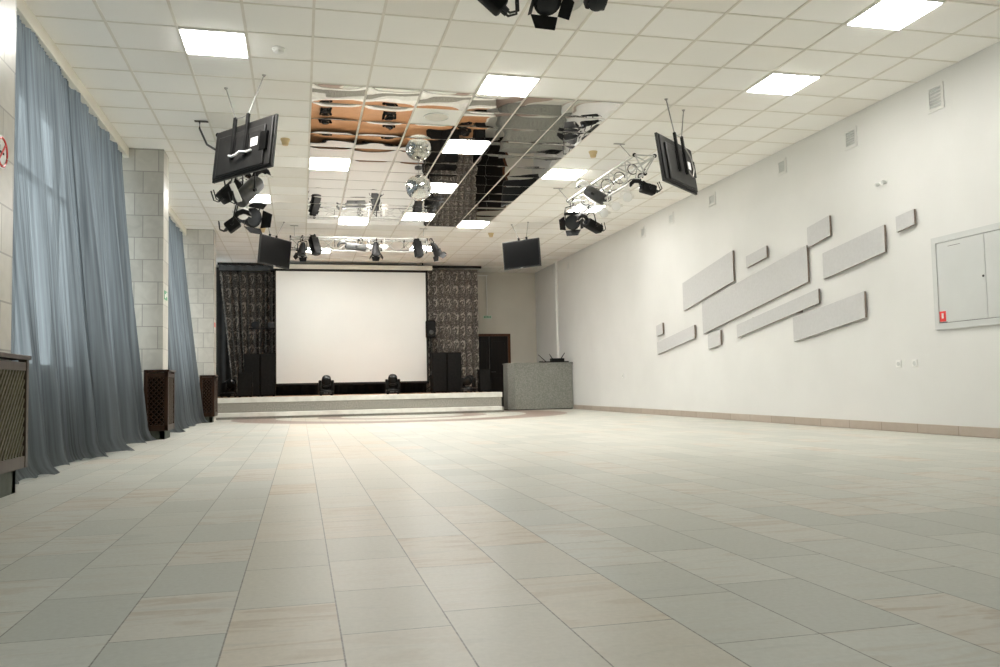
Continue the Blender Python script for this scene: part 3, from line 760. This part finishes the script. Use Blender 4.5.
for i, (ya, yb, zt, zb) in enumerate(VENTS):
    t_ = thing('wall_vent', (WX, (ya+yb)/2, zb), 'small square vent high on the right wall, %s from the viewer' % ORD[i], 'vent', 'small vents high on the right wall')
    f = B(); w = .035
    for lo, hi in (((yb, zb), (ya, zb+w)), ((yb, zt-w), (ya, zt)), ((yb, zb+w), (yb+w, zt-w)), ((ya-w, zb+w), (ya, zt-w))):
        f.box((WX-.014, *lo), (WX, *hi))
    obj('vent_frame', f, 'wall', t_)
    s_ = B()
    n = 6
    for k in range(n):
        z = zb+w+(zt-zb-2*w)*(k+.5)/n; s_.obox(V((WX-.004, (ya+yb)/2, z)), Matrix.Rotation(.5, 3, 'Y'), .006, ya-yb-2*w, .030)
    obj('louvre', s_, 'cab', t_)
# motion sensors
for (y, z, l) in ((8.54, 2.925, 'tiny white sensor knob on the right wall, left one of the pair'), (8.43, 2.93, 'tiny white sensor knob on the right wall, right one of the pair')):
    t_ = thing('wall_sensor', (WX, y, z), l, 'sensor', 'sensor knobs on the right wall')
    obj('mount_base', B().lathe((WX-.012, y, z), (1, 0, 0), [(0, .022), (.012, .026)], 14), 'white', t_, True)
    obj('sensor_head', B().lathe((WX-.06, y, z-.012), (1, 0, .25), [(0, .0), (.004, .02), (.02, .026), (.05, .015)], 14), 'cab', t_, True)
# sockets
for (y, z, l) in ((8.36, .78, 'white wall socket below the panels, left one of the pair'), (8.10, .78, 'white wall socket below the panels, right one of the pair'), (16.9, .78, 'white wall socket far along the right wall, by itself')):
    t_ = thing('wall_socket', (WX, y, z), l, 'socket', 'sockets on the right wall')
    obj('socket_plate', B().box((WX-.012, y-.042, z-.042), (WX, y+.042, z+.042), .004), 'white', t_)
    obj('socket_well', B().lathe((WX-.016, y, z), (1, 0, 0), [(0, .024), (.006, .027)], 18).lathe((WX-.0165, y-.009, z), (1, 0, 0), [(0, .0035), (.004, .0035)], 8).lathe((WX-.0165, y+.009, z), (1, 0, 0), [(0, .0035), (.004, .0035)], 8), 'cab', t_, True)
# hydrant cabinet
cy0, cy1, cz0, cz1 = 6.32, 7.735, 1.13, 2.127
t_ = thing('hydrant_cabinet', (WX, (cy0+cy1)/2, cz0), 'pale grey flush wall cabinet with two doors and a red sticker', 'wall cabinet')
f = B(); w = .065
for lo, hi in (((cy0, cz0), (cy1, cz0+w)), ((cy0, cz1-w), (cy1, cz1)), ((cy0, cz0+w), (cy0+w, cz1-w)), ((cy1-w, cz0+w), (cy1, cz1-w))):
    f.box((WX-.028, *lo), (WX, *hi))
obj('cabinet_frame', f, 'cab', t_)
obj('cabinet_body', B().box((WX-.006, cy0+w, cz0+w), (WX, cy1-w, cz1-w)), 'cabdark', t_)
ym = 7.015
for a, b_ in ((ym+.003, cy1-w-.004), (cy0+w+.004, ym-.003)):
    d = obj('cabinet_door', B().box((WX-.022, a, cz0+w+.006), (WX-.007, b_, cz1-w-.004), .002), 'cab', t_)
    if a > ym:
        obj('latch', B().lathe((WX-.03, ym+.03, 1.63), (1, 0, 0), [(0, .008), (.002, .012), (.009, .012)], 12), 'darkgrey', d)
        obj('slot', B().box((WX-.0235, 7.33, 2.005), (WX-.0215, 7.50, 2.010)), 'cabdark', d)
        s_ = part_label(obj('sticker', B().box((WX-.0245, 7.575, 1.212), (WX-.0215, 7.665, 1.322)), 'red', d), 'red hydrant sticker with a white symbol')
# white hydrant-column symbol: body, cap and side stubs, on the sticker
st = [o for o in t_.children if o.name.startswith('cabinet_door')][0]
wb = B().box((WX-.0262, 7.606, 1.245), (WX-.0240, 7.634, 1.302))
obj('symbol', wb, 'label', st)
obj('sticker_caption', B().box((WX-.0245, 7.56, 1.200), (WX-.0215, 7.68, 1.207)), 'darkgrey', st)
# conduit on the right wall near the back
t_ = thing('wall_conduit', (WX, 21.42, 0), 'thin white vertical conduit on the right wall behind the counter', 'pipe')
obj('pipe', B().tube([(WX-.03, 21.42, .02), (WX-.03, 21.42, CEIL)], .035, 12), 'white', t_, True)
obj('pipe_clip', B().box((WX-.07, 21.375, 2.6), (WX, 21.465, 2.63)).box((WX-.07, 21.375, 1.3), (WX, 21.465, 1.33)), 'white', t_)

# ------------------------------------------------------------------ signs on the pillars
SX = -1.79
t_ = thing('no_smoking_sign', (SX, 5.665, 2.12), 'round no smoking sign on the nearest marble pillar', 'sign')
obj('sign_disc', B().lathe((SX+.003, 5.665, 2.12), (-1, 0, 0), [(0, .105), (.003, .105)], 36), 'white', t_, True)
obj('red_ring', B().arc((SX+.004, 5.665, 2.12), Matrix(((0, 0, 1), (1, 0, 0), (0, 1, 0))), .088, 0, 2*PI, .0075, 36), 'red', t_, True)
A = Matrix.Rotation(math.radians(45), 3, 'X')
obj('cigarette', B().box((SX+.003, 5.62, 2.108), (SX+.006, 5.70, 2.122)).box((SX+.003, 5.605, 2.125), (SX+.006, 5.625, 2.155)), 'black', t_)
obj('slash', B().obox(V((SX+.007, 5.665, 2.12)), A, .004,   .17, .012), 'red', t_)
t_ = thing('exit_sign', (SX, 12.17, 1.94), 'small green and white exit sticker on the middle pillar', 'sign')
obj('sticker_plate', B().box((SX, 12.05, 1.88), (SX+.004, 12.29, 2.0)), 'green', t_)
obj('arrow_mark', B().box((SX+.003, 12.08, 1.90), (SX+.006, 12.15, 1.955)).box((SX+.003, 12.19, 1.925), (SX+.006, 12.26, 1.985)), 'white', t_)
tag(obj('red_plate', B().box((-1.70, 17.9, 1.93), (-1.694, 18.1, 2.02), .002), 'red', None, False, (-1.70, 18.0, 1.93)), 'small red plate on the side of the farthest pillar', 'sign')

# ------------------------------------------------------------------ stage
SZ, SY, SXR = .47, 19.4, 4.65
t_ = thing('stage', (1.2, SY, 0), 'low stage across the far end with white marble edge and granite riser', 'stage')
obj('deck', B().box((XL+.005, SY+.02, .30), (SXR-.02, YB-.005, SZ-.002)), 'deck', t_)
obj('edge_slab', B().box((XL+.005, SY-.03, SZ-.115), (SXR, SY+.32, SZ), .006).box((SXR-.06, SY+.32, SZ-.115), (SXR, YB-.005, SZ), .006), 'marblewhite', t_)
obj('riser', B().box((XL+.005, SY, .14), (SXR-.015, SY+.10, SZ-.115)).box((SXR-.10, SY, .0), (SXR-.015, YB-.005, SZ-.115)), 'riser', t_)
obj('step_slab', B().box((XL+.005, SY-.28, .05), (SXR-.07, SY+.02, .14), .006), 'marblewhite', t_)
obj('step_riser', B().box((XL+.005, SY-.25, 0), (SXR-.02, SY, .05)), 'riser', t_)

# curtains and backdrop
def drape(name, x0, x1, y, zt, zb, folds, seed, m, label, amp=.05, lean=0):
    rr = random.Random(seed); ph = [rr.random()*6 for _ in range(3)]
    def fn(u, v):
        s = 1-v
        w = math.sin(2*PI*folds*u+ph[0]+.3*math.sin(s*3)) + .5*math.sin(2*PI*folds*1.7*u+ph[1]) + .3*math.sin(2*PI*folds*.4*u+ph[2])
        return V((x0+(x1-x0)*u + lean*s*(1-u)**2, y+amp*w*(.5+.5*s), zt+(zb-zt)*s))
    b = B().grid(fn, 160, 14); b.keep = True
    return tag(obj(name, b, m, None, 'all', ((x0+x1)/2, y, zt)), label, 'curtain', 'stage curtains')
drape('stage_curtain', -2.03, -.62, 22.55, 3.70, SZ+.005, 9, 4, 'damaskshaded', 'dark patterned curtain left of the projection screen', .05, .35)
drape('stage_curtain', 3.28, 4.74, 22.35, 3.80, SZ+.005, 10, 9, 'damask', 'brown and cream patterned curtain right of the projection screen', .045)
drape('stage_backdrop', -.75, 3.42, 22.75, 3.86, SZ+.005, 14, 6, 'backdrop', 'plain black backdrop cloth behind the projection screen', .03)
drape('stage_wing_drape', -2.5, -1.5, 22.85, 3.85, SZ+.005, 4, 13, 'backdrop', 'plain black drape at the far left of the stage', .03)
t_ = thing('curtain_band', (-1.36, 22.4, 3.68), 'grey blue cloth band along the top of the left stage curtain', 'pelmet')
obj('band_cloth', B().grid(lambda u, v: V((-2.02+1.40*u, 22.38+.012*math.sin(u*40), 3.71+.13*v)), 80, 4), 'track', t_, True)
obj('ceiling_bar', B().box((-2.05, 22.36, 3.85), (4.85, 22.44, CEIL-.007)), 'backdrop', t_)  # black bar along the ceiling above the screen case and curtains

# projection screen
t_ = thing('projection_screen', (1.33, 21.95, SZ), 'large white projection screen hung over the stage', 'projection screen')
s0, s1, z0, z1 = -.595, 3.245, .785, 3.655
obj('screen_cloth', B().box((s0, 21.998, z0), (s1, 22.002, z1)), 'screen', t_)
obj('screen_border', B().box((s0-.035, 22.0, z0-.04), (s0, 22.006, z1+.06)).box((s1, 22.0, z0-.04), (s1+.06, 22.006, z1+.06)).box((s0-.035, 22.0, z1), (s1+.06, 22.006, z1+.06)).box((s0-.035, 22.0, z0-.05), (s1+.06, 22.006, z0)), 'backdrop', t_)
obj('screen_case', B().box((-.66, 21.90, 3.715), (3.42, 22.05, 3.825), .01), 'cream', t_)
obj('bottom_bar', B().tube([(s0-.03, 22.0, z0-.05), (s1+.05, 22.0, z0-.05)], .016, 10), 'black', t_, True)
obj('case_bracket', B().box((-.45, 21.95, 3.825), (-.41, 22.0, CEIL-.006)).box((3.15, 21.95, 3.825), (3.19, 22.0, CEIL-.006)), 'blackmetal', t_)

# loudspeakers
def speaker(name, x0, x1, y, z0, z1, depth, label, horn=True, m='blackmatt'):
    t_ = thing(name, ((x0+x1)/2, y+depth/2, z0), label, 'loudspeaker', 'black loudspeakers on the stage')
    obj('cabinet', B().box((x0, y+.012, z0+.012), (x1, y+depth, z1), .012), m, t_)
    g_ = B().box((x0+.018, y, z0+.04), (x1-.018, y+.014, z1-.02), .005)
    for k in range(5): g_.box((x0+.02, y-.002, z0+.05+(z1-z0-.08)*k/4.4), (x1-.02, y+.002, z0+.054+(z1-z0-.08)*k/4.4))
    obj('front_grille', g_, 'black', t_)
    for sx in (x0, x1): obj('carry_handle', B().box((sx-.006, y+depth*.4, (z0+z1)/2-.05), (sx+.006, y+depth*.65, (z0+z1)/2+.05), .004), 'blackmetal', t_)
    for fx in (x0+.02, x1-.06):
        for fy in (y+.03, y+depth-.07): obj('foot', B().box((fx, fy, z0), (fx+.04, fy+.04, z0+.014)), 'black', t_)
speaker('loudspeaker', -1.42, -1.10, 20.4, SZ, 1.05, .35, 'small black loudspeaker in front of the left pair on stage')
speaker('loudspeaker', -1.32, -.955, 21.1, SZ, 1.52, .5, 'tall black loudspeaker, left one of the pair left of the screen')
speaker('loudspeaker', -.950, -.60, 21.1, SZ, 1.525, .5, 'tall black loudspeaker left of the screen, touching its edge')
speaker('loudspeaker', 3.25, 3.615, 21.0, SZ, 1.49, .5, 'tall black loudspeaker right of the screen, nearest its edge')
speaker('loudspeaker', 3.625, 3.99, 21.0, SZ, 1.49, .5, 'tall black loudspeaker in front of the patterned curtain, right of its pair')
speaker('loudspeaker', 4.31, 4.60, 20.3, SZ, 1.04, .32, 'small black loudspeaker at the right end of the stage by the counter')

# tripod stands
def tripod(t_, x, y, z0, ztop):
    obj('pole', B().tube([(x, y, z0+.16), (x, y, ztop)], .016, 8).tube([(x, y, z0+.5), (x, y, z0+.62)], .024, 8), 'blackmetal', t_, True)
    for k in range(3):
        a = k*2*PI/3+.5; e = V((x+.26*math.cos(a), y+.26*math.sin(a), z0+.012))
        obj('leg', B().tube([(x, y, z0+.52), e], .012, 6).tube([(x, y, z0+.18), V((x, y, z0+.18))+(e-V((x, y, z0+.18)))*.55], .008, 6), 'blackmetal', t_, True)
x, y = 3.33, 21.80
t_ = thing('speaker_stand', (x, y, SZ), 'black tripod stand rising behind the right pair of loudspeakers', 'stand'); tripod(t_, x, y, SZ, 1.93)
t_ = thing('satellite_speaker', (x, y-.05, 1.92), 'small black loudspeaker up on a stand right of the screen', 'loudspeaker', 'black loudspeakers on the stage')
obj('cabinet', B().box((x-.115, y-.12, 1.92), (x+.115, y+.12, 2.36), .015), 'blackmatt', t_)
obj('front_grille', B().box((x-.10, y-.128, 1.94), (x+.10, y-.116, 2.34), .004), 'black', t_)
obj('woofer_cone', B().lathe((x, y-.135, 2.05), (0, 1, 0), [(0, .03), (-.006, .02), (.012, .075), (.02, .08)], 18), 'darkgrey', t_, True)
obj('pole_socket', B().lathe((x, y, 1.88), (0, 0, 1), [(0, .022), (.05, .026)], 12), 'blackmetal', t_, True)
x, y = -.97, 22.05
t_ = thing('lamp_stand', (x, y, SZ), 'black tripod stand rising behind the left pair of loudspeakers', 'stand'); tripod(t_, x, y, SZ, 2.17)
obj('cross_bar', B().box((x-.30, y-.02, 2.17), (x+.34, y+.02, 2.20)), 'blackmetal', t_)
for k, (dx, nm) in enumerate(((-.10, 'left'), (.22, 'right'))):
    t2 = thing('stand_spotlight', (x+dx, y, 2.2), 'small black lamp on the stand left of the screen, %s of two' % nm, 'spotlight', 'lamps on the left stage stand')
    obj('lamp_body', B().lathe((x+dx, y+.12, 2.30), (.15*(1 if k else -1), -1, -.15), [(0, .04), (.03, .07), (.16, .085), (.22, .095)], 18), 'blackmetal', t2, True)
    obj('yoke', B().tube([(x+dx-.10, y, 2.30), (x+dx-.10, y, 2.21), (x+dx+.10, y, 2.21), (x+dx+.10, y, 2.30)], .009, 6), 'blackmetal', t2)
    obj('lens', B().lathe((x+dx+(.033 if k else -.033), y-.10, 2.267), (.15*(1 if k else -1), -1, -.15), [(0, .085), (.01, .05), (.014, 0)], 18), 'lens', t2, True)

# moving heads
def moving_head(x, y, z, tilt, pan, label, sc=1.0):
    t_ = thing('moving_head_spotlight', (x, y, z), label, 'moving head light', 'moving head lights on the stage')
    Rm = Matrix.Translation(V((x, y, z))) @ Matrix.Rotation(pan, 4, 'Z') @ Matrix.Scale(sc, 4)
    Lp = lambda *p: Rm @ V(p)
    b = B().box((-.16, -.14, .015), (.16, .14, .10), .02, Rm)
    obj('base', b, 'black', t_, True)
    obj('display', B().box((-.07, -.146, .04), (.03, -.138, .075), 0, Rm).box((.06, -.146, .045), (.11, -.138, .07), 0, Rm), 'darkgrey', t_)
    for fx in (-.14, .10):
        for fy in (-.12, .08): obj('foot', B().box((fx, fy, 0), (fx+.04, fy+.04, .016), 0, Rm), 'black', t_)
    obj('turntable', B().lathe(Lp(0, 0, .10), (0, 0, 1), [(0, .11*sc), (.02*sc, .105*sc)], 24), 'darkgrey', t_, True)
    for s in (-1, 1):
        obj('yoke_arm', B().box((s*.145-.03, -.075, .12), (s*.145+.03, .075, .36), .022, Rm), 'black', t_, True)
    obj('yoke_bridge', B().box((-.17, -.07, .115), (.17, .07, .15), .012, Rm), 'black', t_)
    ax = (Matrix.Rotation(pan, 3, 'Z') @ Matrix.Rotation(tilt, 3, 'X')) @ V((0, 0, 1))
    c = Lp(0, 0, .30)
    obj('head', B().lathe(c-ax*.13*sc, ax, [(h*sc, q*sc) for h, q in ((-.03, 0), (-.025, .06), (.0, .095), (.10, .112), (.20, .112), (.27, .10), (.29, .085))], 24), 'black', t_, True)
    obj('lens', B().lathe(c+ax*.158*sc, ax, [(0, .08*sc), (.015*sc, .055*sc), (.022*sc, 0)], 20), 'lens', t_, True)
    obj('head_fins', B().lathe(c-ax*.04*sc, ax, [(0, .117*sc), (.012*sc, .117*sc)], 24).lathe(c-ax*.0*sc, ax, [(0, .118*sc), (.012*sc, .118*sc)], 24), 'darkgrey', t_, True)
moving_head(.585, 20.0, SZ, math.radians(38), .05, 'moving head lamp standing on stage below the screen, left of two')
moving_head(2.13, 20.0, SZ, math.radians(32), -.05, 'moving head lamp standing on stage below the screen, right of two')
moving_head(-1.66, 20.9, SZ, math.radians(65), .9, 'moving head lamp on stage at the foot of the dark left curtain')
moving_head(4.02, 20.3, SZ, math.radians(-75), -.6, 'moving head lamp on stage tipped sideways, at the foot of the right curtain')

# ------------------------------------------------------------------ counter and receiver
t_ = thing('counter', (5.8, 20.6, 0), 'grey granite bar counter right of the stage, against the wall', 'counter')
pf = [(5.06, 20.48), (5.20, 20.28), (6.70, 20.28), (6.70, 20.92), (5.06, 20.92)]
obj('counter_body', B().poly([(x, y, .02) for x, y in pf], (0, 0, 1.13)), 'terrazzo', t_)
pt = [(5.045, 20.475), (5.195, 20.262), (6.715, 20.262), (6.715, 20.93), (5.045, 20.93)]
obj('counter_top', B().poly([(x, y, 1.15) for x, y in pt], (0, 0, .03)), 'terrazzo', t_)
obj('kick_plate', B().poly([(x*.996+.02, y+.02, 0) for x, y in pf], (0, 0, .02)), 'blackmatt', t_)
t_ = thing('wireless_receiver', (6.35, 20.5, 1.18), 'black wireless receiver with three antennas on the granite counter', 'receiver')
obj('case', B().box((6.22, 20.42, 1.215), (6.55, 20.62, 1.29), .01), 'black', t_)
obj('tray', B().box((6.02, 20.40, 1.18), (6.66, 20.64, 1.215), .008).box((5.90, 20.42, 1.18), (5.99, 20.5, 1.22), .008), 'black', t_)
for p, q in (((6.08, 20.5, 1.21), (5.88, 20.5, 1.385)), ((6.27, 20.55, 1.285), (6.19, 20.55, 1.40)), ((6.50, 20.55, 1.285), (6.60, 20.55, 1.43))):
    obj('antenna', B().tube([p, q], [.012, .008], 8), 'black', t_, True)

# ------------------------------------------------------------------ back door and exit sign
d = thing('door_1', (5.45, YB, 0), 'dark brown panelled door in the back wall', 'door'); d['kind'] = 'structure'
dx0, dx1, dz = 4.70, 5.93, 2.12
obj('door_frame', B().box((dx0, YB-.05, 0), (dx0+.08, YB, dz)).box((dx1-.08, YB-.05, 0), (dx1, YB, dz)).box((dx0, YB-.05, dz-.07), (dx1, YB, dz)), 'doorframe', d)
for a, b_ in ((dx0+.08, 5.30), (5.31, dx1-.08)):
    lf = B().box((a, YB-.03, .02), (b_, YB-.004, dz-.07))
    for za, zb_ in ((.15, .85), (.98, 1.9)): lf.box((a+.09, YB-.042, za), (b_-.09, YB-.03, zb_), .006)
    o = obj('door_leaf', lf, 'doorwood', d)
obj('door_handle', B().tube([(5.36, YB-.03, 1.02), (5.36, YB-.08, 1.02), (5.47, YB-.08, 1.02)], .010, 8), 'darkgrey', d, True)
p = at(487.5, 317, YB-.05)
t_ = thing('exit_sign', p, 'small pale green exit sign hanging on the back wall above the door', 'sign')
obj('sign_plate', B().box((p.x-.13, YB-.035, p.z-.045), (p.x+.13, YB-.012, p.z+.045), .004), 'greenwhite', t_)
b = B()
for k in range(5): b.box((p.x-.10+.043*k, YB-.038, p.z-.024), (p.x-.072+.043*k, YB-.034, p.z+.024))
obj('sign_lettering', b, 'green', t_)
obj('sign_conduit', B().box((p.x-.012, YB-.02, p.z+.04), (p.x+.012, YB, 3.82)).box((p.x-.35, YB-.02, 3.80), (p.x+.03, YB, 3.83)), 'white', t_)

# ------------------------------------------------------------------ light, world, camera
w = bpy.data.worlds.new('overcast_sky'); bpy.context.scene.world = w; w.use_nodes = True
bg = w.node_tree.nodes['Background']; bg.inputs[0].default_value = (.90, .95, .98, 1); bg.inputs[1].default_value = 1.75
for i, (a, b_) in enumerate(bays):
    l = bpy.data.lights.new('sky_portal', 'AREA'); l.shape = 'RECTANGLE'; l.size = b_-a; l.size_y = HEAD-SILL; l.cycles.is_portal = True
    o = bpy.data.objects.new('sky_portal', l); C.objects.link(o); o.location = (XL-.21, (a+b_)/2, (SILL+HEAD)/2)
    o.rotation_euler = Matrix(((0, 0, -1), (1, 0, 0), (0, -1, 0))).to_euler() if False else (0, -PI/2, 0)
    l.size, l.size_y = HEAD-SILL, b_-a

cam = bpy.data.cameras.new('camera'); co = bpy.data.objects.new('camera', cam); C.objects.link(co)
cam.sensor_width = 36; cam.sensor_fit = 'HORIZONTAL'; cam.lens = F_PX/1000*36; cam.clip_end = 200; cam.clip_start = .05
Rm = Matrix((cr, cu, -cf)).transposed().to_4x4()
co.matrix_world = Matrix.Translation(EYE) @ Rm
sc = bpy.context.scene; sc.camera = co
sc.view_settings.view_transform = 'Standard'; sc.view_settings.look = 'None'; sc.view_settings.gamma = 1
sc.view_settings.use_curve_mapping = False
sc.view_settings.exposure = 0.26
sc.cycles.max_bounces = 16; sc.cycles.diffuse_bounces = 12; sc.cycles.transparent_max_bounces = 12
sc.cycles.sample_clamp_indirect = 8
